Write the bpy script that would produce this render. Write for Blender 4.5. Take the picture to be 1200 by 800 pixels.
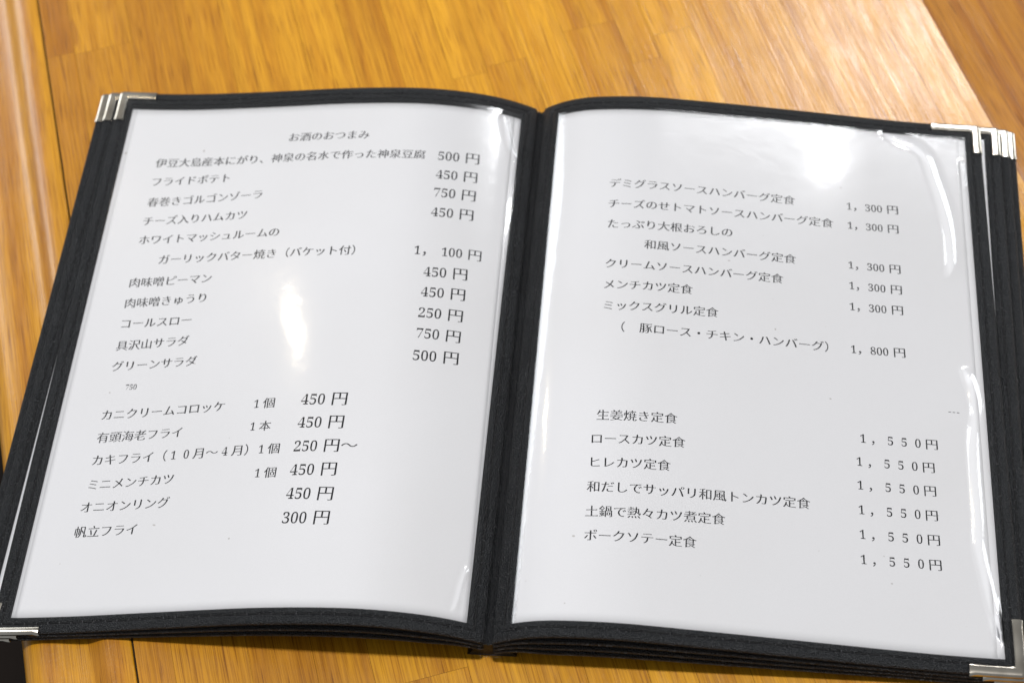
import bpy, math, random
from mathutils import Vector, Matrix
import numpy as np

# ------------------------------------------------------------------ camera, light, exposure
SC = bpy.context.scene
for o in list(bpy.data.objects):
    bpy.data.objects.remove(o)
COL = SC.collection
MM = 0.001

def eul(a, b, c):
    rz = lambda t: Matrix.Rotation(t, 3, 'Z')
    return rz(a) @ Matrix.Rotation(b, 3, 'X') @ rz(c)

cam = bpy.data.cameras.new('camera')
cam.sensor_width = 36.0
cam.lens = 2139.089 / 1200 * 36.0
cam.clip_start, cam.clip_end = 0.05, 50.0
cam_o = bpy.data.objects.new('camera', cam)
COL.objects.link(cam_o)
cam_o.matrix_world = Matrix.Translation(Vector((79.776, -507.143, 733.005)) * MM) @ eul(0.16228, 0.62376, -0.09665).to_4x4()
SC.camera = cam_o
cam.dof.use_dof = True
cam.dof.focus_distance = 0.835
cam.dof.aperture_fstop = 8.5

SC.view_settings.view_transform = 'Standard'
SC.view_settings.look = 'None'
SC.view_settings.exposure = 0.0
SC.view_settings.gamma = 1.0

world = bpy.data.worlds.new('World')
SC.world = world
world.use_nodes = True
bg = world.node_tree.nodes['Background']
bg.inputs['Color'].default_value = (0.93, 0.96, 1.0, 1)
bg.inputs['Strength'].default_value = 0.37

def area(name, loc, target, sx, sy, watts, col, shape='RECTANGLE', spread=180):
    l = bpy.data.lights.new(name, 'AREA')
    l.shape = shape
    l.size = sx * MM
    if shape in ('RECTANGLE', 'ELLIPSE'):
        l.size_y = sy * MM
    l.energy = watts
    l.color = col
    o = bpy.data.objects.new(name, l)
    COL.objects.link(o)
    o.location = Vector(loc) * MM
    d = Vector(target) - Vector(loc)
    o.rotation_euler = d.to_track_quat('-Z', 'Y').to_euler()
    return o

# ceiling lamp over the table, a long tube fixture behind it, two pendant lamps; then unseen lights added for the sleeve creases
area('ceiling_lamp', (190, -40, 1900), (60, 0, 0), 240, 240, 33.0, (1.0, 0.978, 0.968), 'DISK')
area('panel_lamp', (440, 1440, 1200), (240, 150, 0), 400, 190, 9.0, (0.97, 0.98, 1.0))
area('pendant_lamp', (-378, 355, 498), (-110, 0, 0), 15, 54, 0.105, (1.0, 0.86, 0.62), 'ELLIPSE')
area('spot_lamp', (269.5, 437, 358), (150, 124, 0), 15, 18, 0.075, (0.97, 0.98, 1.0), 'ELLIPSE')
area('crease_light_left', (-1740, 1300, 1010), (0, 0, 0), 1150, 760, 17.0, (0.93, 0.97, 1.0))  # unseen light, added and placed so the right page's creases catch a streak
area('crease_light_side', (-900, 0, 1250), (150, 100, 0), 320, 320, 5.0, (0.98, 0.98, 1.0))  # extra light put in for the slanting part of the upper right crease
area('crease_light_right', (1880, 1500, 740), (0, 0, 0), 1250, 480, 15.0, (0.93, 0.97, 1.0))  # added light, no real window: sized until both left-page folds reflect it

SC.cycles.max_bounces = 8
SC.cycles.transparent_max_bounces = 12
SC.cycles.caustics_reflective = False
SC.cycles.caustics_refractive = False
SC.cycles.use_denoising = True
SC.cycles.denoising_prefilter = 'ACCURATE'
SC.cycles.sample_clamp_indirect = 4.0

# ------------------------------------------------------------------ materials
def mat(name):
    m = bpy.data.materials.new(name)
    m.use_nodes = True
    nt = m.node_tree
    return m, nt, nt.nodes['Principled BSDF']

def N(nt, kind, **kw):
    n = nt.nodes.new(kind)
    for k, v in kw.items():
        if hasattr(n, k):
            setattr(n, k, v)
        else:
            n.inputs[k.replace('_', ' ')].default_value = v
    return n

def ramp(nt, fac, stops):
    r = nt.nodes.new('ShaderNodeValToRGB')
    els = r.color_ramp.elements
    while len(els) < len(stops):
        els.new(0.5)
    for e, (p, c) in zip(els, stops):
        e.position = p
        e.color = c if len(c) == 4 else (*c, 1)
    nt.links.new(fac, r.inputs[0])
    return r.outputs[0]

def math_n(nt, op, a, b=None, c=None):
    n = nt.nodes.new('ShaderNodeMath')
    n.operation = op
    for i, v in enumerate((a, b, c)):
        if v is None:
            continue
        if isinstance(v, (int, float)):
            n.inputs[i].default_value = v
        else:
            nt.links.new(v, n.inputs[i])
    return n.outputs[0]

def mixc(nt, mode, fac, a, b):
    n = nt.nodes.new('ShaderNodeMix')
    n.data_type = 'RGBA'
    n.blend_type = mode
    for sock, v in ((n.inputs[0], fac), (n.inputs[6], a), (n.inputs[7], b)):
        if isinstance(v, (int, float)):
            sock.default_value = v
        elif isinstance(v, tuple):
            sock.default_value = (*v, 1) if len(v) == 3 else v
        else:
            nt.links.new(v, sock)
    return n.outputs[2]

def scaled(nt, vec, sx, sy, sz=1):
    n = nt.nodes.new('ShaderNodeVectorMath')
    n.operation = 'MULTIPLY'
    nt.links.new(vec, n.inputs[0])
    n.inputs[1].default_value = (sx, sy, sz)
    return n.outputs[0]

def noise(nt, vec, scale=1.0, detail=3.0, rough=0.5, dist=0.0):
    n = nt.nodes.new('ShaderNodeTexNoise')
    n.inputs['Scale'].default_value = scale
    n.inputs['Detail'].default_value = detail
    n.inputs['Roughness'].default_value = rough
    n.inputs['Distortion'].default_value = dist
    nt.links.new(vec, n.inputs['Vector'])
    return n.outputs[0]

def bump(nt, height, strength, dist, normal=None):
    b = nt.nodes.new('ShaderNodeBump')
    b.inputs['Strength'].default_value = strength
    b.inputs['Distance'].default_value = dist
    nt.links.new(height, b.inputs['Height'])
    if normal is not None:
        nt.links.new(normal, b.inputs['Normal'])
    return b.outputs[0]

def make_wood():
    m, nt, p = mat('varnished_wood')
    uv = N(nt, 'ShaderNodeUVMap', uv_map='board').outputs[0]       # metres: across, along the board
    tone = N(nt, 'ShaderNodeUVMap', uv_map='tone').outputs[0]
    sep = nt.nodes.new('ShaderNodeSeparateXYZ')
    nt.links.new(tone, sep.inputs[0])
    # growth rings: bands across the board, bent by a slow noise along it
    warp = noise(nt, scaled(nt, uv, 11, 1.3), 1.0, 3, 0.55)
    warp2 = noise(nt, scaled(nt, uv, 40, 2.2), 1.0, 2, 0.5)
    su = nt.nodes.new('ShaderNodeSeparateXYZ')
    nt.links.new(uv, su.inputs[0])
    ph = math_n(nt, 'ADD', math_n(nt, 'MULTIPLY', su.outputs[0], 330.0), math_n(nt, 'MULTIPLY', warp, 26.0))
    ph = math_n(nt, 'ADD', ph, math_n(nt, 'MULTIPLY', warp2, 5.0))
    rings = math_n(nt, 'MULTIPLY_ADD', math_n(nt, 'SINE', ph), 0.5, 0.5)
    rings = math_n(nt, 'POWER', rings, 2.2)
    fib = noise(nt, scaled(nt, uv, 800, 2.6), 1.0, 5, 0.62)
    fine = noise(nt, scaled(nt, uv, 2100, 34), 1.0, 3, 0.6)
    blot = noise(nt, scaled(nt, uv, 24, 3), 1.0, 3, 0.55)
    base = mixc(nt, 'MIX', sep.outputs[0], (0.325, 0.128, 0.0055), (0.545, 0.272, 0.014))
    base = mixc(nt, 'MULTIPLY', math_n(nt, 'MULTIPLY', rings, sep.outputs[1]), base, (0.74, 0.62, 0.46))
    base = mixc(nt, 'MULTIPLY', 0.55, base, ramp(nt, fib, [(0.30, (0.55, 0.46, 0.34)), (0.50, (0.96, 0.94, 0.91)), (0.72, (1.18, 1.17, 1.12))]))
    base = mixc(nt, 'MULTIPLY', 0.95, base, ramp(nt, fine, [(0.33, (0.62, 0.53, 0.42)), (0.52, (1, 1, 1)), (0.7, (1.08, 1.08, 1.06))]))
    base = mixc(nt, 'MULTIPLY', 0.6, base, ramp(nt, blot, [(0.3, (0.80, 0.74, 0.66)), (0.55, (1, 1, 1)), (0.75, (1.1, 1.1, 1.05))]))
    pore = noise(nt, scaled(nt, uv, 1000, 28), 1.0, 1, 0.4)
    base = mixc(nt, 'MULTIPLY', ramp(nt, pore, [(0.66, (0, 0, 0)), (0.72, (0.7, 0.7, 0.7))]), base, (0.40, 0.30, 0.2))
    knot = noise(nt, scaled(nt, uv, 160, 30), 1.0, 0, 0.4)
    base = mixc(nt, 'MULTIPLY', ramp(nt, knot, [(0.80, (0, 0, 0)), (0.86, (0.45, 0.45, 0.45))]), base, (0.42, 0.26, 0.14))
    nt.links.new(base, p.inputs['Base Color'])
    p.inputs['Roughness'].default_value = 0.42
    p.inputs['Specular IOR Level'].default_value = 0.12
    p.inputs['Coat Weight'].default_value = 0.65
    p.inputs['Coat IOR'].default_value = 1.5
    geo = nt.nodes.new('ShaderNodeTexCoord').outputs['Object']
    scr = noise(nt, scaled(nt, uv, 260, 26), 1.0, 4, 0.6)
    nt.links.new(ramp(nt, scr, [(0.35, (0.13, 0.13, 0.13)), (0.65, (0.27, 0.27, 0.27))]), p.inputs['Coat Roughness'])
    b1 = bump(nt, fib, 0.25, 0.0006)
    wav = noise(nt, scaled(nt, uv, 55, 20), 1.0, 2, 0.5)
    b2 = bump(nt, wav, 0.35, 0.0011, b1)
    grit = noise(nt, scaled(nt, geo, 420, 420, 420), 1.0, 2, 0.6)
    b3 = bump(nt, grit, 0.16, 0.0005, b2)
    nt.links.new(b1, p.inputs['Normal'])
    nt.links.new(b3, p.inputs['Coat Normal'])
    return m

def make_vinyl(name, base, rough):
    m, nt, p = mat(name)
    co = nt.nodes.new('ShaderNodeTexCoord').outputs['Object']
    v = nt.nodes.new('ShaderNodeTexVoronoi')
    v.inputs['Scale'].default_value = 1700
    nt.links.new(co, v.inputs['Vector'])
    n1 = noise(nt, co, 1500, 3, 0.6)
    n2 = noise(nt, co, 60, 3, 0.6)
    nt.links.new(mixc(nt, 'MIX', n2, tuple(c * 0.6 for c in base), tuple(c * 1.5 for c in base)), p.inputs['Base Color'])
    nt.links.new(math_n(nt, 'MULTIPLY_ADD', n2, 0.22, rough - 0.11), p.inputs['Roughness'])
    p.inputs['Specular IOR Level'].default_value = 0.36
    h = math_n(nt, 'ADD', v.outputs['Distance'], math_n(nt, 'MULTIPLY', n1, 0.8))
    nt.links.new(bump(nt, h, 1.0, 0.0008), p.inputs['Normal'])
    return m

def make_metal():
    m, nt, p = mat('nickel_plate')
    co = nt.nodes.new('ShaderNodeTexCoord').outputs['Object']
    n = noise(nt, co, 60, 2, 0.5)
    f = noise(nt, co, 900, 2, 0.6)
    p.inputs['Metallic'].default_value = 1.0
    nt.links.new(ramp(nt, n, [(0.3, (0.37, 0.335, 0.28)), (0.7, (0.52, 0.49, 0.43))]), p.inputs['Base Color'])
    nt.links.new(math_n(nt, 'MULTIPLY_ADD', n, 0.16, 0.12), p.inputs['Roughness'])
    nt.links.new(bump(nt, f, 0.05, 0.0001), p.inputs['Normal'])
    return m

def make_paper(name, col):
    m, nt, p = mat(name)
    co = nt.nodes.new('ShaderNodeTexCoord').outputs['Object']
    n = noise(nt, co, 1400, 4, 0.6)
    n2 = noise(nt, co, 9, 3, 0.5)
    c = mixc(nt, 'MULTIPLY', 1.0, col, ramp(nt, n, [(0.3, (0.975, 0.975, 0.975)), (0.7, (1, 1, 1))]))
    c = mixc(nt, 'MULTIPLY', 1.0, c, ramp(nt, n2, [(0.3, (0.965, 0.962, 0.955)), (0.65, (1, 1, 1))]))
    sp = noise(nt, co, 330, 0, 0.5)
    c = mixc(nt, 'MULTIPLY', ramp(nt, sp, [(0.885, (0, 0, 0)), (0.91, (0.5, 0.5, 0.5))]), c, (0.35, 0.30, 0.25))
    nt.links.new(c, p.inputs['Base Color'])
    p.inputs['Roughness'].default_value = 0.9
    p.inputs['Specular IOR Level'].default_value = 0.15
    return m

def make_plain(name, col, rough=0.7, spec=0.3):
    m, nt, p = mat(name)
    co = nt.nodes.new('ShaderNodeTexCoord').outputs['Object']
    n = noise(nt, co, 700, 2, 0.5)
    nt.links.new(mixc(nt, 'MIX', n, tuple(c * 0.8 for c in col), tuple(c * 1.2 for c in col)), p.inputs['Base Color'])
    p.inputs['Roughness'].default_value = rough
    p.inputs['Specular IOR Level'].default_value = spec
    return m

def make_film():
    m = bpy.data.materials.new('clear_film')
    m.use_nodes = True
    nt = m.node_tree
    nt.nodes.remove(nt.nodes['Principled BSDF'])
    out = nt.nodes['Material Output']
    co = nt.nodes.new('ShaderNodeTexCoord').outputs['Object']
    n1 = noise(nt, co, 28, 2, 0.5)
    n2 = noise(nt, co, 110, 3, 0.6)
    n3 = noise(nt, co, 700, 2, 0.6)
    nb = bump(nt, n1, 0.025, 0.004)
    nb = bump(nt, n2, 0.06, 0.001, nb)
    nb2 = bump(nt, n3, 0.10, 0.0004, nb)
    tr = N(nt, 'ShaderNodeBsdfTransparent')
    tr.inputs[0].default_value = (0.97, 0.975, 0.98, 1)
    g1 = nt.nodes.new('ShaderNodeBsdfGlossy')
    g1.inputs['Roughness'].default_value = 0.085
    nt.links.new(nb, g1.inputs['Normal'])
    g2 = nt.nodes.new('ShaderNodeBsdfGlossy')
    g2.inputs['Roughness'].default_value = 0.18
    nt.links.new(nb2, g2.inputs['Normal'])
    mg = nt.nodes.new('ShaderNodeMixShader')
    mg.inputs[0].default_value = 0.28
    nt.links.new(g1.outputs[0], mg.inputs[1])
    nt.links.new(g2.outputs[0], mg.inputs[2])
    fr = nt.nodes.new('ShaderNodeFresnel')
    fr.inputs['IOR'].default_value = 1.5
    fac = math_n(nt, 'MULTIPLY', fr.outputs[0], 1.8)
    mx = nt.nodes.new('ShaderNodeMixShader')
    nt.links.new(fac, mx.inputs[0])
    nt.links.new(tr.outputs[0], mx.inputs[1])
    nt.links.new(mg.outputs[0], mx.inputs[2])
    nt.links.new(mx.outputs[0], out.inputs['Surface'])
    return m

WOOD = make_wood()
VINYL = make_vinyl('black_vinyl', (0.0040, 0.0045, 0.0054), 0.37)
TICK = make_plain('thread_dip', (0.06, 0.06, 0.063), 0.6, 0.3)
THREAD = make_plain('black_thread', (0.003, 0.003, 0.0035), 0.7, 0.3)
METAL = make_metal()
PAPER = make_paper('white_paper', (0.825, 0.825, 0.838))
INK = make_plain('black_ink', (0.008, 0.008, 0.010), 0.8, 0.1)
FILM = make_film()
GAP = make_plain('dark_gap', (0.02, 0.012, 0.006), 0.9, 0.1)
FLOOR = make_plain('dark_floor', (0.010, 0.007, 0.0055), 0.8, 0.08)

# ------------------------------------------------------------------ object helpers
def link(name, verts, faces, material, parent=None, smooth=True, scale=MM, flip=False):
    if flip:
        faces = [f[::-1] for f in faces]
    me = bpy.data.meshes.new(name)
    me.from_pydata([tuple(float(c) * scale for c in v) for v in verts], [], [tuple(int(i) for i in f) for f in faces])
    me.materials.append(material)
    if smooth:
        me.polygons.foreach_set('use_smooth', [True] * len(me.polygons))
    me.update()
    o = bpy.data.objects.new(name, me)
    COL.objects.link(o)
    if parent is not None:
        o.parent = parent
    return o

def empty(name, label, cat, group=None):
    o = bpy.data.objects.new(name, None)
    COL.objects.link(o)
    return tag(o, label, cat, group)

def tag(o, label, cat, group=None):
    o['label'] = label
    o['category'] = cat
    if group:
        o['group'] = group
    return o

def grid_faces(nu, nv, off=0):
    return [(off + i * nv + j, off + (i + 1) * nv + j, off + (i + 1) * nv + j + 1, off + i * nv + j + 1)
            for i in range(nu - 1) for j in range(nv - 1)]

# ------------------------------------------------------------------ the writing, in page millimetres: kind, text, start and end of the ink
LINES_L = [
    ('N', 'お酒のおつまみ', -131.65, 124.31, -88.02, 124.27),
    ('N', '伊豆大島産本にがり、神泉の名水で作った神泉豆腐', -203.28, 110.15, -56.8, 111.2),
    ('N', 'フライドポテト', -202.29, 97.71, -160.32, 98.94),
    ('N', '春巻きゴルゴンゾーラ', -202.49, 84.34, -140.57, 87.01),
    ('N', 'チーズ入りハムカツ', -202.44, 72.25, -146.71, 74.04),
    ('N', 'ホワイトマッシュルームの', -202.39, 60.32, -127.24, 61.76),
    ('N', 'ガーリックバター焼き（バケット付）', -189.83, 47.71, -85.11, 48.23),
    ('N', '肉味噌ピーマン', -202.12, 33.8, -158.58, 34.88),
    ('N', '肉味噌きゅうり', -202.04, 21.35, -159.28, 22.9),
    ('N', 'コールスロー', -201.6, 9.07, -164.52, 9.85),
    ('N', '具沢山サラダ', -201.59, -4.03, -163.64, -2.37),
    ('N', 'グリーンサラダ', -201.34, -15.95, -157.2, -14.77),
    ('N', 'カニクリームコロッケ', -200.9, -43.6, -137.64, -41.87),
    ('N', '有頭海老フライ', -200.4, -56.16, -157.22, -55.14),
    ('N', 'カキフライ（１０月～４月）', -200.7, -68.5, -121.19, -66.97),
    ('N', 'ミニメンチカツ', -199.13, -81.63, -156.59, -80.46),
    ('N', 'オニオンリング', -200.81, -93.56, -155.82, -92.95),
    ('N', '帆立フライ', -200.94, -106.46, -169.56, -106.17),
    ('Q', '１個', -123.3, -41.83, -112.42, -41.53),
    ('Q', '１本', -122.84, -54.47, -112.44, -54.37),
    ('Q', '１個', -116.61, -67.24, -105.96, -67.06),
    ('Q', '１個', -116.3, -80.14, -105.53, -79.95),
    ('P', '500 円', -50.32, 111.04, -28.97, 112.34),
    ('P', '450 円', -50.13, 98.6, -28.86, 99.88),
    ('P', '750 円', -49.99, 86.68, -28.57, 87.64),
    ('P', '450 円', -49.89, 73.82, -28.5, 75.08),
    ('P', '1， 100 円', -55.59, 48.67, -22.05, 50.64),
    ('P', '450 円', -49.57, 35.9, -27.86, 37.49),
    ('P', '450 円', -49.46, 23.61, -27.73, 24.98),
    ('P', '250 円', -49.3, 11.12, -27.63, 12.15),
    ('P', '750 円', -48.92, -1.06, -27.47, -0.26),
    ('P', '500 円', -49.07, -14.09, -27.19, -12.84),
    ('P', '450 円', -99.72, -40.39, -77.36, -39.99),
    ('P', '450 円', -99.4, -53.26, -77.22, -52.84),
    ('P', '250 円～', -99.23, -66.37, -69.0, -65.61),
    ('P', '450 円', -99.09, -79.02, -77.1, -78.35),
    ('P', '450 円', -98.96, -91.47, -76.84, -91.46),
    ('P', '300 円', -98.76, -104.15, -76.85, -103.89),
    ('T', '750', -191.74, -28.02, -185.98, -28.03),
]
LINES_R = [
    ('N', 'デミグラスソースハンバーグ定食', 41.13, 97.62, 135.16, 95.6),
    ('N', 'チーズのせトマトソースハンバーグ定食', 41.24, 84.11, 154.41, 83.4),
    ('N', 'たっぷり大根おろしの', 41.42, 71.04, 103.72, 70.87),
    ('N', '和風ソースハンバーグ定食', 60.34, 58.75, 135.37, 58.09),
    ('N', 'クリームソースハンバーグ定食', 41.91, 45.97, 128.9, 45.06),
    ('N', 'メンチカツ定食', 41.77, 33.09, 84.74, 33.12),
    ('N', 'ミックスグリル定食', 42.47, 20.33, 97.4, 20.7),
    ('N', '豚ロース・チキン・ハンバーグ）', 59.93, 7.7, 150.85, 7.13),
    ('N', '生姜焼き定食', 42.38, -43.07, 79.69, -42.21),
    ('N', 'ロースカツ定食', 40.87, -56.0, 83.7, -54.83),
    ('N', 'ヒレカツ定食', 41.1, -68.67, 77.45, -67.93),
    ('N', '和だしでサッパリ和風トンカツ定食', 40.12, -81.6, 141.1, -80.61),
    ('N', '土鍋で熱々カツ煮定食', 40.13, -94.5, 102.82, -93.18),
    ('N', 'ポークソテー定食', 40.49, -106.73, 90.13, -106.34),
    ('P', '1，300 円', 161.58, 95.47, 187.69, 96.72),
    ('P', '1，300 円', 161.82, 83.07, 187.48, 84.27),
    ('P', '1，300 円', 161.6, 57.89, 187.52, 58.8),
    ('P', '1，300 円', 161.74, 45.21, 187.69, 46.12),
    ('P', '1，300 円', 161.7, 32.4, 187.79, 33.64),
    ('P', '1，800 円', 161.69, 7.0, 187.85, 8.45),
    ('F', '１，５５０円', 164.73, -42.87, 200.91, -42.48),
    ('F', '１，５５０円', 162.79, -55.61, 198.86, -55.12),
    ('F', '１，５５０円', 162.9, -68.17, 198.9, -67.62),
    ('F', '１，５５０円', 163.11, -81.08, 198.99, -80.39),
    ('F', '１，５５０円', 163.21, -93.72, 199.38, -92.99),
    ('F', '１，５５０円', 163.3, -106.41, 199.49, -105.57),
    ('X', '（', 51.16, 8.11, 52.99, 7.45),
    ('D', '---', 206.76, -23.57, 211.86, -23.88),
]
LINES_R = [
    ('N', 'デミグラスソースハンバーグ定食', 41.13, 97.62, 135.16, 95.6),
    ('N', 'チーズのせトマトソースハンバーグ定食', 41.24, 84.11, 154.41, 83.4),
    ('N', 'たっぷり大根おろしの', 41.42, 71.04, 103.72, 70.87),
    ('N', '和風ソースハンバーグ定食', 60.34, 58.75, 135.37, 58.09),
    ('N', 'クリームソースハンバーグ定食', 41.91, 45.97, 128.9, 45.06),
    ('N', 'メンチカツ定食', 41.77, 33.09, 84.74, 33.12),
    ('N', 'ミックスグリル定食', 42.47, 20.33, 97.4, 20.7),
    ('N', '豚ロース・チキン・ハンバーグ）', 59.93, 7.7, 150.85, 7.13),
    ('N', '生姜焼き定食', 42.38, -43.07, 79.69, -42.21),
    ('N', 'ロースカツ定食', 40.87, -56.0, 83.7, -54.83),
    ('N', 'ヒレカツ定食', 41.1, -68.67, 77.45, -67.93),
    ('N', '和だしでサッパリ和風トンカツ定食', 40.12, -81.6, 141.1, -80.61),
    ('N', '土鍋で熱々カツ煮定食', 40.13, -94.5, 102.82, -93.18),
    ('N', 'ポークソテー定食', 40.49, -106.73, 90.13, -106.34),
    ('P', '1，300 円', 161.58, 95.47, 187.69, 96.72),
    ('P', '1，300 円', 161.82, 83.07, 187.48, 84.27),
    ('P', '1，300 円', 161.6, 57.89, 187.52, 58.8),
    ('P', '1，300 円', 161.74, 45.21, 187.69, 46.12),
    ('P', '1，300 円', 161.7, 32.4, 187.79, 33.64),
    ('P', '1，800 円', 161.69, 7.0, 187.85, 8.45),
    ('F', '１，５５０円', 164.73, -42.87, 200.91, -42.48),
    ('F', '１，５５０円', 162.79, -55.61, 198.86, -55.12),
    ('F', '１，５５０円', 162.9, -68.17, 198.9, -67.62),
    ('F', '１，５５０円', 163.11, -81.08, 198.99, -80.39),
    ('F', '１，５５０円', 163.21, -93.72, 199.38, -92.99),
    ('F', '１，５５０円', 163.3, -106.41, 199.49, -105.57),
    ('X', '（', 51.16, 8.11, 52.99, 7.45),
    ('D', '---', 206.76, -23.57, 211.86, -23.88),
]
CREASES_L = [[(18.26, 150.17), (16.41, 139.88), (12.9, 126.77), (8.69, 116.58)], [(-5.0, -156.08), (-5.0, -170.44), (-5.0, -182.65), (-5.0, -193.52), (17.23, -149.14)]]
# folds of the clear pockets: path in page millimetres, flank width, slope, fall
CREASES = {
    'L': [
        ([(18.26, 150.17), (16.41, 139.88), (12.9, 126.77), (8.69, 116.58)], 2.4, 0.37, 2.2),
        ([(9.5, -120), (12, -126), (13.5, -134), (14.5, -143), (17.2, -148.3)], 2.2, 0.37, 2.0),
    ],
    'R': [
        ([(179.19, 148.51), (184.81, 142.73), (190.94, 139.96), (197.04, 137.14), (201.19, 131.16), (204.06, 117.58), (207.64, 102.03), (210.43, 81.2), (209.85, 54.22)], 2.9, 0.66, 4.0),
        ([(212.81, 3.25), (216.47, -9.71), (217.68, -22.64), (215.43, -33.75), (214.57, -54.73), (214.77, -83.02), (214.04, -94.88), (215.87, -107.61), (217.88, -122.61), (221.36, -136.36), (224.57, -147.46)], 2.9, 0.66, 3.5),
        ([(220.6, 134), (221.0, 123), (221.2, 112)], 1.6, 0.62, 1.2),
        ([(221.6, -126), (222.0, -133), (222.6, -141)], 1.2, 0.62, 1.0),
    ],
}

# ------------------------------------------------------------------ floor and table
fl = link('floor', [(-1500, -1500, -720), (1500, -1500, -720), (1500, 2200, -720), (-1500, 2200, -720)], [(0, 1, 2, 3)], FLOOR, smooth=False)
fl['kind'] = 'structure'

TA = math.radians(19.22)
AX = np.array([math.cos(TA), math.sin(TA)])          # across the boards
AL = np.array([-math.sin(TA), math.cos(TA)])         # along the boards
P_MID, P_HALF = 36.75, 241.75                        # the jointed field runs from -205 to +278.5
A0, A1 = -420.0, 620.0

def tpos(p, a, z):
    q = AX * p + AL * a
    return (q[0], q[1], z)

table = empty('wooden_table', 'amber varnished table of glued wooden boards with a stepped moulded edge, under the open menu', 'table')

def boards(name, quads, parent, rng):
    """quads: (list of 4 points or strip profile, uv, tone)"""
    verts, faces, uvs, tones = [], [], [], []
    for pts, uv, tone in quads:
        b = len(verts)
        verts += pts
        faces.append(tuple(range(b, b + len(pts))))
        uvs.append(uv)
        tones.append(tone)
    o = link(name, verts, faces, WOOD, parent, smooth=False)
    me = o.data
    l1, l2 = me.uv_layers.new(name='board'), me.uv_layers.new(name='tone')
    k = 0
    for f, (uv, tone) in enumerate(zip(uvs, tones)):
        for j in range(len(uv)):
            l1.data[k].uv = uv[j]
            l2.data[k].uv = tone
            k += 1
    return o

rng = random.Random(11)
# seams across the table, tone (0 dark .. 1 light) and strength of the growth rings of every strip
strips = [(-205, -189, 0.18, .35), (-189, -156, 0.45, .5), (-156, -128, 0.34, .6), (-128, -104, 0.50, .5), (-104, -63, 0.80, 1.0), (-63, -39, 0.86, .6),
          (-39, -14, 0.60, .7), (-14, 12, 0.72, .5), (12, 32, 0.82, .5), (32, 55, 0.70, .9), (55, 80, 0.78, .6), (80, 110, 0.58, .9),
          (110, 127, 0.60, .5), (127, 150, 0.82, .6), (150, 176, 0.50, .7), (176, 204, 0.55, .6), (204, 232, 0.62, .7), (232, 256, 0.58, .6), (256, 278.5, 0.62, .6)]
forced = {0: [282.0], 8: [196.0, 10.0], 11: [213.0], 4: [-150.0]}
quads = []
g = 0.13
for i, (p0, p1, tone, ring) in enumerate(strips):
    cuts = [A0] + sorted(forced.get(i, []))
    a = cuts[-1] if len(cuts) > 1 else A0 + rng.choice([30, 60, 90, 120, 620, 700, 760])
    if len(cuts) == 1:
        cuts.append(a)
    while a < A1 - 400:
        a += rng.uniform(520, 900)
        if a < A1 - 60:
            cuts.append(a)
    cuts.append(A1)
    for k, (c0, c1) in enumerate(zip(cuts, cuts[1:])):
        ou, ov = rng.uniform(0, 50), rng.uniform(0, 50)
        t = tone if k != len(cuts) - 2 or i not in (0,) else 0.08
        tn = (min(1, max(0, t + rng.uniform(-.10, .10))), min(1, ring * rng.uniform(.5, 1.0)))
        x0, x1, y0, y1 = p0 + g * .5, p1 - g * .5, c0 + g * .5, c1 - g * .5
        quads.append(([tpos(x0, y0, 0), tpos(x1, y0, 0), tpos(x1, y1, 0), tpos(x0, y1, 0)],
                      [((x * MM + ou), (y * MM + ov)) for x, y in ((x0, y0), (x1, y0), (x1, y1), (x0, y1))], tn))
top = boards('tabletop', quads, table, rng)

# core under the boards, closes the joints
def box_tab(p0, p1, a0, a1, z0, z1):
    v = [tpos(p, a, z) for z in (z0, z1) for p, a in ((p0, a0), (p1, a0), (p1, a1), (p0, a1))]
    f = [(3, 2, 1, 0), (4, 5, 6, 7), (0, 1, 5, 4), (1, 2, 6, 5), (2, 3, 7, 6), (3, 0, 4, 7)]
    return v, f
v, f = box_tab(-206, 278.0, A0 + 1, A1 - 1, -30, -1.2)
link('table_core', v, f, GAP, table, smooth=False)

# moulded rails along both long sides: (outward distance from the joint, height)
RAIL = [(0.9, -28), (0.9, -1.0), (1.2, -0.25), (1.9, 0.0), (6, 0.0), (9, -0.05), (11, -0.25), (13, -0.8), (15, -1.8), (17, -3.2), (19, -4.6), (21, -5.6), (24, -6.2), (29, -6.5), (36, -6.8), (42, -7.6),
        (46, -9.0), (49.5, -11.5), (52, -15), (53.4, -20), (53.8, -26), (53.8, -36)]
RAIL_R = [(0.05, -28), (0.05, -0.25), (0.5, -0.6), (1.5, -1.0), (5, -1.9), (14, -3.9), (26, -6.3), (40, -9.0), (55, -12.0), (66, -15.0), (72, -18.4), (75, -23), (76, -28), (76, -36)]
def rail(joint, sgn, RAIL):
    n = len(RAIL)
    al = np.linspace(A0, A1, 2)
    verts = [tpos(joint + sgn * d, a, z) for a in al for d, z in RAIL]
    faces = grid_faces(2, n)
    o = link('edge_rail', verts, faces, WOOD, table, flip=(sgn > 0))
    me = o.data
    l1, l2 = me.uv_layers.new(name='board'), me.uv_layers.new(name='tone')
    ln = [0]
    for (d0, z0), (d1, z1) in zip(RAIL, RAIL[1:]):
        ln.append(ln[-1] + math.hypot(d1 - d0, z1 - z0))
    for lp in me.loops:
        vi = lp.vertex_index
        l1.data[lp.index].uv = ((ln[vi % n]) * MM + 7.3 * (sgn + 2), al[vi // n] * MM + 3.1)
        l2.data[lp.index].uv = (0.55, 0.8) if sgn < 0 else (0.10, 0.9)
    return o
rail(-205.0, -1, RAIL)
rail(278.5, 1, RAIL_R)

for p in (-190, 255):
    for a in (-370, 570):
        v, f = box_tab(p - 28, p + 28, a - 28, a + 28, -720, -30.5)
        link('leg', v, f, GAP, table, smooth=False)

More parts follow.
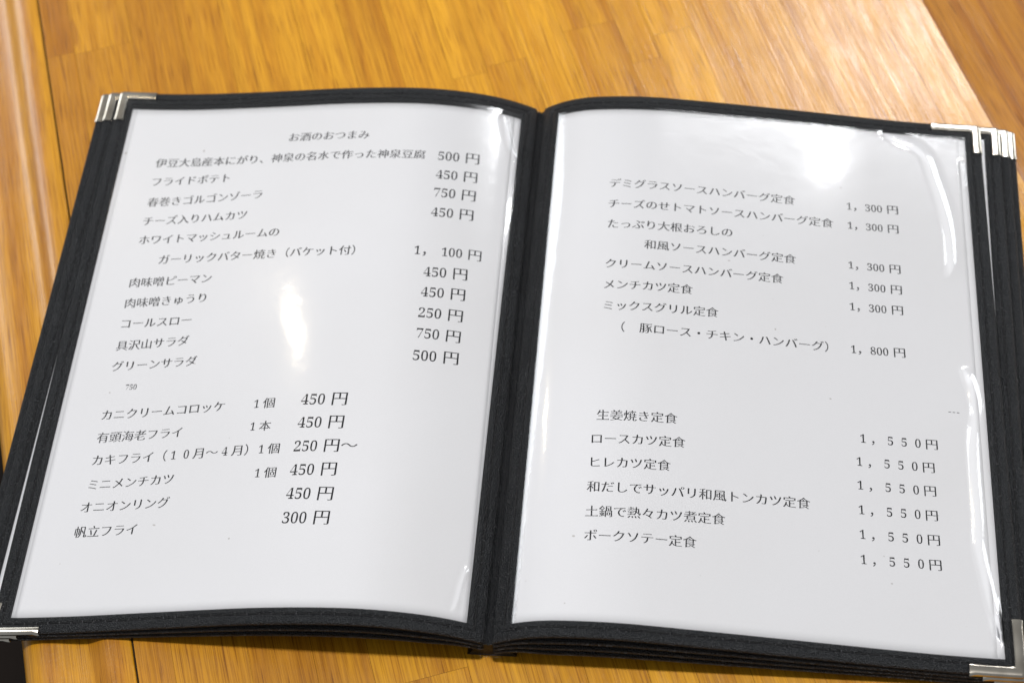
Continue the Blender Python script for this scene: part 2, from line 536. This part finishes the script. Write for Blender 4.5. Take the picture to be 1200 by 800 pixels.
# ------------------------------------------------------------------ the open menu book
S_KN = [0, 30, 70, 120, 175, 240]
PH = {'L': [0.50722, 0.19848, -0.03703, -0.15528, -0.14835, -0.01858], 'R': [0.62748, 0.09445, -0.09816, -0.11417, -0.1197, -0.01312]}
Z0 = {'L': 11.897, 'R': 12.309}
D0 = {'L': 2.306, 'R': 0.141}
QQ = {'L': (-0.22673, 1.09163), 'R': (0.06153, 0.00744)}
BI = {'L': 8.814, 'R': 10.241}
WW, HH, BB = 214.266, 298.556, 7.918
SG = np.linspace(-5, 262, 535)
SIDES = {}
for sd in 'LR':
    ph = np.interp(SG, S_KN, PH[sd])
    dx = np.cos((ph[1:] + ph[:-1]) / 2) * np.diff(SG)
    dz = np.sin((ph[1:] + ph[:-1]) / 2) * np.diff(SG)
    x = np.concatenate([[0], np.cumsum(dx)])
    z = np.concatenate([[0], np.cumsum(dz)])
    i0 = np.argmin(abs(SG))
    SIDES[sd] = (x - x[i0] + D0[sd], z - z[i0] + Z0[sd])

# every leaf: squash of the bulge, drop per leaf, fan-out at the top and bottom, extra reach at top and bottom
LEAVES = {('L', 0): (1, 0, 0, 0, 0), ('L', 1): (.80, 1.95, 6.8, 11.0, .6), ('L', 2): (.62, 3.9, 11.6, 15.0, 1.0),
          ('R', 0): (1, 0, 0, 0, 0), ('R', 1): (.80, 1.95, 10.2, 6.0, .8), ('R', 2): (.61, 3.9, 15.6, 11.0, 1.4), ('R', 3): (.44, 5.85, 18.8, 14.0, 1.9)}

def surf(side, lv, s, t, h=0.0):
    """page coordinates (s out from the spine, t up the page, h above the page, all mm) -> world mm"""
    s, t, h = np.broadcast_arrays(np.asarray(s, float), np.asarray(t, float), np.asarray(h, float))
    g, drop, ft, fb, reach = LEAVES[(side, lv)]
    X, Z = SIDES[side]
    q = QQ[side]
    u = t / (HH / 2)
    def zf(ss):
        z = np.interp(ss, SG, Z)
        if lv:
            w = np.clip(ss / 25, 0, 1)
            z = (z - drop) * (1 - w) + np.minimum(z * g, z - drop) * w
        return z + u * (q[0] * 10 * np.sin(np.pi * np.clip(ss / 240, 0, 1)) + q[1] * 10 * (ss / 240))
    x = np.interp(s, SG, X)
    k = np.clip((t / (HH / 2) + 1) / 2, -.1, 1.1)
    fan = (fb + (ft - fb) * k) * np.clip(s / 60, 0, 1)
    x = x + fan
    z = zf(s + fan)
    e = 1.0
    ds = np.interp(s + e, SG, X) - np.interp(s - e, SG, X)
    dzs = zf(s + fan + e) - zf(s + fan - e)
    ln = np.hypot(ds, dzs)
    nx, nz = -dzs / ln, ds / ln
    y = t + np.sign(t) * reach
    sg = -1 if side == 'L' else 1
    return np.stack([sg * (x + nx * h), y, z + nz * h], -1)

def loop_rect(side, dfrac, step=4.0, r=1.6):
    """points (s, t) of the leaf outline moved inwards by dfrac of the border width"""
    sA, sB, T = 0.6, BI[side] + WW + BB, HH / 2 + BB
    wi = BI[side] - sA
    a, b, tt = sA + dfrac * wi, sB - dfrac * BB, T - dfrac * BB
    dmm = dfrac * BB
    pts = []
    # bottom, outer, top, spine side
    ns, nt_ = int((sB - sA) / step), int(2 * T / step)
    def corner(cx, cy, sx, sy, a0):
        rr = r - dmm
        for q in range(6):
            ang = a0 + q * math.pi / 10
            if rr > 0:
                pts.append((cx - sx * rr + rr * math.cos(ang), cy - sy * rr + rr * math.sin(ang)))
            else:
                pts.append((cx, cy))
    def edge(p, q, n):
        for k in range(1, n):
            pts.append((p[0] + (q[0] - p[0]) * k / n, p[1] + (q[1] - p[1]) * k / n))
    m = max(r, dmm) - dmm
    corner(a, -tt, -1, -1, math.pi)
    edge((a + m, -tt), (b - m, -tt), ns)
    corner(b, -tt, 1, -1, 1.5 * math.pi)
    edge((b, -tt + m), (b, tt - m), nt_)
    corner(b, tt, 1, 1, 0)
    edge((b - m, tt), (a + m, tt), ns)
    corner(a, tt, -1, 1, .5 * math.pi)
    edge((a, tt - m), (a, -tt + m), nt_)
    return np.array(pts)

FRAME_PROFILE = [(0.30, -1.30), (0.12, -1.28), (0.035, -1.08), (0.0, -.65), (0.0, -.15), (.03, .2), (.08, .42), (.16, .56), (.28, .62), (.42, .62), (.50, .58),
                 (.555, .42), (.59, .02), (.635, .02), (.67, .42), (.72, .58), (.80, .58), (.90, .50), (.97, .34), (1.0, 0.08), (1.0, -1.0)]

def page_leaf(side, lv, parent):
    verts, faces = [], []
    rings = []
    for d, h in FRAME_PROFILE:
        p = loop_rect(side, d)
        rings.append(surf(side, lv, p[:, 0], p[:, 1], h))
    n = len(rings[0])
    for r in rings:
        verts += list(r)
    for i in range(len(rings) - 1):
        for j in range(n):
            k = (j + 1) % n
            faces.append((i * n + j, i * n + k, (i + 1) * n + k, (i + 1) * n + j))
    # black backing board behind the pocket, and the underside
    sA, sB, T = 0.6, BI[side] + WW + BB, HH / 2 + BB
    for h, ins in ((-.95, 7.0), (-1.30, 1.6)):
        ss, tt = np.linspace(sA + ins, sB - ins, 46), np.linspace(-T + ins, T - ins, 24)
        S, Tm = np.meshgrid(ss, tt, indexing='ij')
        b = len(verts)
        verts += list(surf(side, lv, S, Tm, h).reshape(-1, 3))
        faces += grid_faces(46, 24, b)
    leaf = link('page_frame', verts, faces, VINYL, parent, flip=(side == 'L'))
    # stitching
    verts, faces = [], []
    rngs = random.Random(5 + lv + (10 if side == 'R' else 0))
    def stitch(p, q):
        dv = np.array(q) - np.array(p)
        L = np.hypot(*dv)
        dv = dv / L
        nv = np.array([-dv[1], dv[0]])
        hs = [-.15, .16, .28, .30, .28, .16, -.15]
        fr = [0, .06, .25, .5, .75, .94, 1]
        b = len(verts)
        for f_, h_ in zip(fr, hs):
            c = np.array(p) + dv * L * f_
            for k in range(5):
                a_ = 2 * math.pi * k / 5
                pt = c + nv * (.26 * math.cos(a_))
                verts.append(surf(side, lv, pt[0], pt[1], h_ + .22 * math.sin(a_)))
        for i in range(6):
            for k in range(5):
                m = (k + 1) % 5
                faces.append((b + i * 5 + k, b + i * 5 + m, b + (i + 1) * 5 + m, b + (i + 1) * 5 + k))
    ticks = []
    def tick(p, q):
        dv = np.array(q) - np.array(p)
        dv = dv / np.hypot(*dv)
        nv = np.array([-dv[1], dv[0]])
        b0 = len(verts)
        tw = rngs.uniform(.55, 1.15)
        for (a_, c_, h_) in ((-.42, -.16, .30), (.42, -.10, .30), (.42, .22, .30), (-.42, .16, .30), (-.30, -.08, .62), (.30, -.04, .62), (.30, .14, .62), (-.30, .08, .62)):
            pt = np.array(q) + nv * a_ * tw + dv * (c_ * tw + .15)
            verts.append(surf(side, lv, pt[0], pt[1], h_))
        for f_ in ((0, 1, 5, 4), (1, 2, 6, 5), (2, 3, 7, 6), (3, 0, 4, 7), (4, 5, 6, 7)):
            ticks.append(len(faces))
            faces.append(tuple(b0 + i for i in f_))
    ri = loop_rect(side, .612)
    a, c = ri[:, 0].min(), ri[:, 0].max()
    tt = ri[:, 1].max()
    runs = [((c, -tt), (c, tt)), ((a, -tt), (c, -tt)), ((a, tt), (c, tt))]
    if lv == 0:
        runs.append(((a, -tt), (a, tt)))
    for p, q in runs:
        L = math.hypot(q[0] - p[0], q[1] - p[1])
        nst = int(L / 5.6)
        for k in range(nst):
            f0, f1 = (k + .06) / nst, (k + .94) / nst
            w = rngs.uniform(-.12, .12)
            ox, oy = (w, 0) if p[0] == q[0] else (0, w)
            stitch((p[0] + (q[0] - p[0]) * f0 + ox, p[1] + (q[1] - p[1]) * f0 + oy), (p[0] + (q[0] - p[0]) * f1 + ox, p[1] + (q[1] - p[1]) * f1 + oy))
            tick((p[0] + (q[0] - p[0]) * f0 + ox, p[1] + (q[1] - p[1]) * f0 + oy), (p[0] + (q[0] - p[0]) * f1 + ox, p[1] + (q[1] - p[1]) * f1 + oy))
    st = link('stitching', verts, faces, THREAD, leaf, flip=(side == 'L'))
    st.data.materials.append(TICK)
    for i in ticks:
        st.data.polygons[i].material_index = 1
    return leaf

CAP = [(4.3, .40), (4.35, .80), (4.1, .98), (3.6, 1.04), (2.0, 1.10), (.9, 1.04), (.2, .86), (-.22, .5), (-.42, .05), (-.45, -.7), (-.3, -1.3), (.1, -1.62), (.8, -1.7), (3.4, -1.7)]

def metal_corner(side, lv, up, arm_s, arm_t, leaf, width=1.0):
    sB, T = BI[side] + WW + BB, HH / 2 + BB
    sy = 1 if up else -1
    r = 2.2
    rows = []
    for d, h in CAP:
        d = d * width if d > 1 else d
        pts = []
        for k in range(8):
            pts.append((sB - arm_s + (arm_s - max(r, d)) * k / 7, (T - d)))
        rr = max(r - d, 0.0)
        for k in range(1, 7):
            ang = math.pi / 2 - k * math.pi / 14
            m = max(r, d)
            pts.append((sB - m + rr * math.cos(ang), T - m + rr * math.sin(ang)))
        for k in range(8):
            pts.append((sB - d, T - max(r, d) - (arm_t - max(r, d)) * k / 7))
        pts = np.array(pts)
        rows.append(surf(side, lv, pts[:, 0], sy * pts[:, 1], h))
    n = len(rows[0])
    verts = [p for row in rows for p in row]
    faces = grid_faces(len(rows), n)
    faces.append(tuple(i * n for i in range(len(rows))))
    faces.append(tuple(i * n + n - 1 for i in range(len(rows)))[::-1])
    o = link('metal_corner', verts, faces, METAL, leaf, flip=((side == 'L') != up))
    m = o.modifiers.new('edge', 'BEVEL')
    m.width = 0.00012
    m.limit_method = 'ANGLE'
    m.angle_limit = math.radians(50)
    return o

def smooth_path(P, n=6):
    Q = np.concatenate([[2 * P[0] - P[1]], P, [2 * P[-1] - P[-2]]])
    out = []
    for i in range(1, len(Q) - 2):
        a, b, c, d = Q[i - 1], Q[i], Q[i + 1], Q[i + 2]
        for k in range(n):
            u = k / n
            out.append(.5 * (2 * b + (c - a) * u + (2 * a - 5 * b + 4 * c - d) * u ** 2 + (3 * b - a - 3 * c + d) * u ** 3))
    out.append(P[-1])
    out = np.array(out)
    for _ in range(6):
        out[1:-1] = .25 * out[:-2] + .5 * out[1:-1] + .25 * out[2:]
    return out

def crease_field(side, S, T, creases):
    """height (mm) that folds in the clear film add: a straight flank of given width and slope, then a soft fall"""
    H = np.zeros_like(S)
    for pts, width, slope, tail in creases:
        P = smooth_path(np.array(pts, float))
        best = np.full(S.shape, 1e9)
        sd_ = np.zeros_like(S)
        fr = np.zeros_like(S)
        seg = np.hypot(*np.diff(P, axis=0).T)
        cum = np.concatenate([[0], np.cumsum(seg)])
        for i in range(len(P) - 1):
            ab = P[i + 1] - P[i]
            k = np.clip(((S - P[i, 0]) * ab[0] + (T - P[i, 1]) * ab[1]) / (ab @ ab), 0, 1)
            dx, dy = S - (P[i, 0] + k * ab[0]), T - (P[i, 1] + k * ab[1])
            dist = np.hypot(dx, dy)
            crs = np.sign(ab[0] * dy - ab[1] * dx)
            m = dist < best
            best = np.where(m, dist, best)
            sd_ = np.where(m, dist * crs, sd_)
            fr = np.where(m, (cum[i] + k * seg[i]) / cum[-1], fr)
        fade = np.clip(np.minimum(fr, 1 - fr) / min(.22, 10.0 / cum[-1]), 0, 1)
        fade = fade * fade * (3 - 2 * fade)
        x = sd_
        hp = slope * width
        q_ = np.clip((x + width / 2) / width, 0, 1)
        up = q_ * (1.14 - .14 * q_)          # slightly hollow flank: steeper at its foot
        core = np.where(x < width / 2, up * hp, hp * np.exp(-((x - width / 2) / tail) ** 2))
        end = np.clip(best / (6 * width), 0, 1)
        H += core * fade * np.where(best < 5 * tail, 1, 0)
    return H

def sleeve(side, lv, leaf, creases, ds=0.5, dt=0.9):
    s0, s1, T = BI[side] - .1, BI[side] + WW + .1, HH / 2 + .1
    ns, nt_ = int((s1 - s0) / ds), int(2 * T / dt)
    S, Tm = np.meshgrid(np.linspace(s0, s1, ns), np.linspace(-T, T, nt_), indexing='ij')
    H = crease_field(side, S, Tm, creases)
    edge = np.minimum(np.minimum(S - s0, s1 - S), np.minimum(Tm + T, T - Tm))
    H = H * np.clip(edge / 1.5, 0, 1) + 0.05 + 0.03 * np.sin(S / 31 + 1) * np.sin(Tm / 43) * np.clip(edge / 8, 0, 1)
    return link('clear_sleeve', surf(side, lv, S, Tm, H).reshape(-1, 3), grid_faces(ns, nt_), FILM, leaf, flip=(side == 'L'))

book = empty('menu_book', 'open black vinyl menu book with stitched page frames, clear pockets and silvery metal corners', 'menu book')
for key in LEAVES:
    side, lv = key
    leaf = page_leaf(side, lv, book)
    if side == 'L':
        metal_corner(side, lv, True, 20, 19, leaf)
        metal_corner(side, lv, False, 24, 15, leaf, .68)
    else:
        metal_corner(side, lv, True, 25, 19, leaf)
        metal_corner(side, lv, False, 24, 27, leaf)
    if lv == 0:
        sleeve(side, lv, leaf, CREASES[side])
    elif lv == 1:
        sleeve(side, lv, leaf, [], 3.0, 6.0)

# spine: folded vinyl gutter that holds the leaves
prof = [(-9, 3.2), (-7.5, 6.5), (-5.2, 9.4), (-3, 11.0), (-1.8, 11.2), (-1.0, 10.2), (-.2, 11.0), (1.2, 11.4), (3, 10.4), (5.4, 8.4), (7.6, 5.6), (10, 2.6), (11, .4), (-11, .4)]
tl = np.linspace(-HH / 2 - BB + .6, HH / 2 + BB - .6, 40)
verts = [(x, y, z) for y in tl for x, z in prof]
n = len(prof)
faces = [(i * n + j, i * n + (j + 1) % n, (i + 1) * n + (j + 1) % n, (i + 1) * n + j) for i in range(len(tl) - 1) for j in range(n)]
faces += [tuple(range(n)), tuple(range((len(tl) - 1) * n, len(tl) * n))[::-1]]
link('spine', verts, faces, VINYL, book)

# ------------------------------------------------------------------ paper sheets in the pockets
def sheet(name, side, lv, s0, s1, t0, t1, h, label, slant=0.0, group=None):
    S, Tm = np.meshgrid(np.linspace(0, 1, 90), np.linspace(t0, t1, 60), indexing='ij')
    lo = s0 + slant * (Tm - t0) / (t1 - t0)
    S = lo + (s1 - lo) * S
    nu, nv = S.shape
    top = surf(side, lv, S, Tm, h).reshape(-1, 3)
    bot = surf(side, lv, S, Tm, h - .09).reshape(-1, 3)
    m = nu * nv
    faces = grid_faces(nu, nv) + [q[::-1] for q in grid_faces(nu, nv, m)]
    rim = [(i, 0) for i in range(nu)] + [(nu - 1, j) for j in range(1, nv)] + [(i, nv - 1) for i in range(nu - 2, -1, -1)] + [(0, j) for j in range(nv - 2, 0, -1)]
    for a, b in zip(rim, rim[1:] + rim[:1]):
        ia, ib = a[0] * nv + a[1], b[0] * nv + b[1]
        faces.append((ia, m + ia, m + ib, ib))
    return tag(link(name, np.concatenate([top, bot]), faces, PAPER, flip=(side == 'L')), label, 'paper sheet', group)

page_l = sheet('menu_sheet', 'L', 0, 9.6, 221.0, -149.0, 146.0, -.30, 'white printed snack and side dish menu sheet in the left clear pocket, with prices', 3.2)
page_r = sheet('menu_sheet', 'R', 0, 10.6, 221.0, -149.0, 148.0, -.30, 'white printed set meal menu sheet in the right clear pocket, with a faint lamp glow')
sheet('backing_sheet', 'L', 0, 9.3, 222.6, -148.8, 146.4, -.55, 'plain white sheet behind the printed left page, a sliver showing beside the spine')
sheet('backing_sheet', 'R', 0, 12.0, 224.2, -148.8, 147.4, -.55, 'plain white sheet behind the printed right page, a pale strip at its outer edge')
sheet('backing_sheet', 'L', 1, 12, 222.9, -148.6, 149.0, -.40, 'white sheet one leaf down, showing as a thin line along the left stack of frames')
sheet('backing_sheet', 'R', 1, 12, 224.3, -148.6, 149.0, -.40, 'white sheet one leaf down, showing as a thin line along the right stack of frames')

# ------------------------------------------------------------------ printed writing
BOLD = {str(i): chr(0x1D7CE + i) for i in range(10)}
FULL = {c: str(i) for i, c in enumerate('０１２３４５６７８９')}

def prepare_glyphs(chars):
    """outline meshes of the glyphs of Blender's own font, thinned to the brush contrast of a printed Ming face"""
    objs = {}
    for ch in chars:
        c = bpy.data.curves.new('glyph', 'FONT')
        c.body = ch
        c.size = 1.0
        c.resolution_u = 3
        o = bpy.data.objects.new('glyph', c)
        COL.objects.link(o)
        objs[ch] = o
    dg = bpy.context.evaluated_depsgraph_get()
    out = {}
    for ch, o in objs.items():
        ev = o.evaluated_get(dg)
        me = ev.to_mesh()
        V = np.array([v.co[:2] for v in me.vertices], float).reshape(-1, 2)
        F = [tuple(p.vertices) for p in me.polygons]
        ev.to_mesh_clear()
        # weld, then find boundary edges and their outward normals
        key, idx, W = {}, [], []
        for v in V:
            k = (round(v[0], 5), round(v[1], 5))
            if k not in key:
                key[k] = len(W)
                W.append(v)
            idx.append(key[k])
        W = np.array(W)
        F = [tuple(idx[i] for i in f) for f in F]
        F = [f for f in F if len(set(f)) == len(f)]
        FF = []
        for f in F:
            a = sum(W[f[i]][0] * W[f[(i + 1) % len(f)]][1] - W[f[(i + 1) % len(f)]][0] * W[f[i]][1] for i in range(len(f)))
            if abs(a) > 1e-12:
                FF.append(f if a > 0 else f[::-1])
        cnt = {}
        for f in FF:
            for a, b in zip(f, f[1:] + f[:1]):
                cnt[(a, b)] = cnt.get((a, b), 0) + 1
        nrm = np.zeros_like(W)
        bd = []
        for (a, b) in cnt:
            if (b, a) not in cnt:
                d = W[b] - W[a]
                n_ = np.array([d[1], -d[0]])
                L = np.hypot(*n_) + 1e-9
                nrm[a] += n_ / L
                nrm[b] += n_ / L
                bd.append((a, b))
        nl = np.maximum(np.hypot(nrm[:, 0], nrm[:, 1]), .5)[:, None]
        nrm = nrm / nl
        if ord(ch) >= 0x1D7CE:      # bold serif figures -> book weight
            off = nrm * np.array([-.020, .001])
        elif ch in '・（）、，':
            off = nrm * np.array([.004, .004])
        else:
            off = nrm * np.array([.015, -.015])
        W2 = W + off
        tris = list(FF)
        pts = [tuple(p) for p in W2]
        if ord(ch) < 0x1D000 and ch not in '・（）、，':
            # small triangular stroke ends on the right of horizontal strokes
            nxt = {a: b for a, b in bd}
            prv = {b: a for a, b in bd}
            for a, b in bd:
                d = W[b] - W[a]
                L = np.hypot(*d)
                if .03 < L < .11 and d[1] > .93 * L and a in prv and b in nxt:
                    e0, e1 = W[a] - W[prv[a]], W[nxt[b]] - W[b]
                    if e0[0] > .97 * np.hypot(*e0) and e1[0] < -.97 * np.hypot(*e1) and np.hypot(*e1) > .12 and np.hypot(*e0) > .12:
                        p = W2[b]
                        k = len(pts)
                        pts += [(p[0] + .005, p[1] - .012), (p[0] - .045, p[1] + .045), (p[0] - .10, p[1] - .012)]
                        tris.append((k, k + 1, k + 2))
        out[ch] = (np.array(pts), tris)
    for o in objs.values():
        c = o.data
        bpy.data.objects.remove(o)
        bpy.data.curves.remove(c)
    return out

def glyph_of(c):
    if c in FULL:
        return BOLD[FULL[c]], 'full'
    if c in BOLD:
        return BOLD[c], 'half'
    if c == '～':
        return '〜', 'cjk'
    return c, 'cjk'

ALL = set()
for rows in (LINES_L, LINES_R):
    for _k, txt, *_r in rows:
        ALL |= {glyph_of(c)[0] for c in txt if c not in ' -'}
GLYPHS = prepare_glyphs(sorted(ALL))

def layout(txt, kind):
    """list of (points in em, faces), laid out from x = 0"""
    x, parts = 0.0, []
    for c in txt:
        if c == ' ':
            x += .30
            continue
        if c == '-':
            w, hgt = .62, .17
            parts.append((np.array([(x, .33), (x + w, .33), (x + w, .33 + hgt), (x, .33 + hgt)]), [(0, 1, 2, 3)]))
            x += 1.0
            continue
        g, mode = glyph_of(c)
        P, F = GLYPHS[g]
        P = P.copy()
        if mode == 'half':
            cx = (P[:, 0].min() + P[:, 0].max()) / 2
            P[:, 0] = (P[:, 0] - cx) * .86 + x + .235
            P[:, 1] *= .96
            x += .47
        elif mode == 'full':
            cx = (P[:, 0].min() + P[:, 0].max()) / 2
            P[:, 0] = (P[:, 0] - cx) * .90 + x + .5
            P[:, 1] = P[:, 1] * 1.0 + .02
            x += 1.0
        else:
            P[:, 0] += x
            x += 1.0
        parts.append((P, F))
    return parts

def print_line(side, row, parent):
    kind, txt, u0, t0, u1, t1 = row
    parts = layout(txt, kind)
    xa = min(p[:, 0].min() for p, _ in parts)
    xb = max(p[:, 0].max() for p, _ in parts)
    slope = (t1 - t0) / (u1 - u0)
    if kind == 'P':
        slope -= .022 if side == 'L' and u0 < -60 else .03
    if kind == 'X':
        em, slope = 6.3, 0.0
    elif kind == 'D':
        em, slope = (u1 - u0) / (xb - xa), -.04
    else:
        em = (u1 - u0) / (xb - xa)
        nominal = {'N': 6.35, 'Q': 6.0, 'P': em, 'F': 6.35, 'T': em}[kind]
        em = .5 * em + .5 * nominal
    ym = .36 if kind in 'PQTF' else .38
    L = math.hypot(1, slope)
    dx, dy = 1 / L, slope / L
    cu, ct = (u0 + u1) / 2, (t0 + t1) / 2
    xm = (xa + xb) / 2
    verts, faces = [], []
    for P, F in parts:
        b = len(verts)
        px, py = (P[:, 0] - xm) * em, (P[:, 1] - ym) * em
        uu = cu + px * dx - py * dy
        tt = ct + px * dy + py * dx
        verts += list(surf(side, 0, np.abs(uu), tt, -.30 + .05))
        faces += [tuple(b + i for i in f) for f in F]
    name = {'N': 'dish_name', 'Q': 'piece_count', 'P': 'price', 'F': 'price', 'T': 'small_number', 'X': 'bracket', 'D': 'dashed_mark'}[kind]
    return link(name, verts, faces, INK, parent, smooth=False)

for r in LINES_L:
    print_line('L', r, page_l)
for r in LINES_R:
    print_line('R', r, page_r)
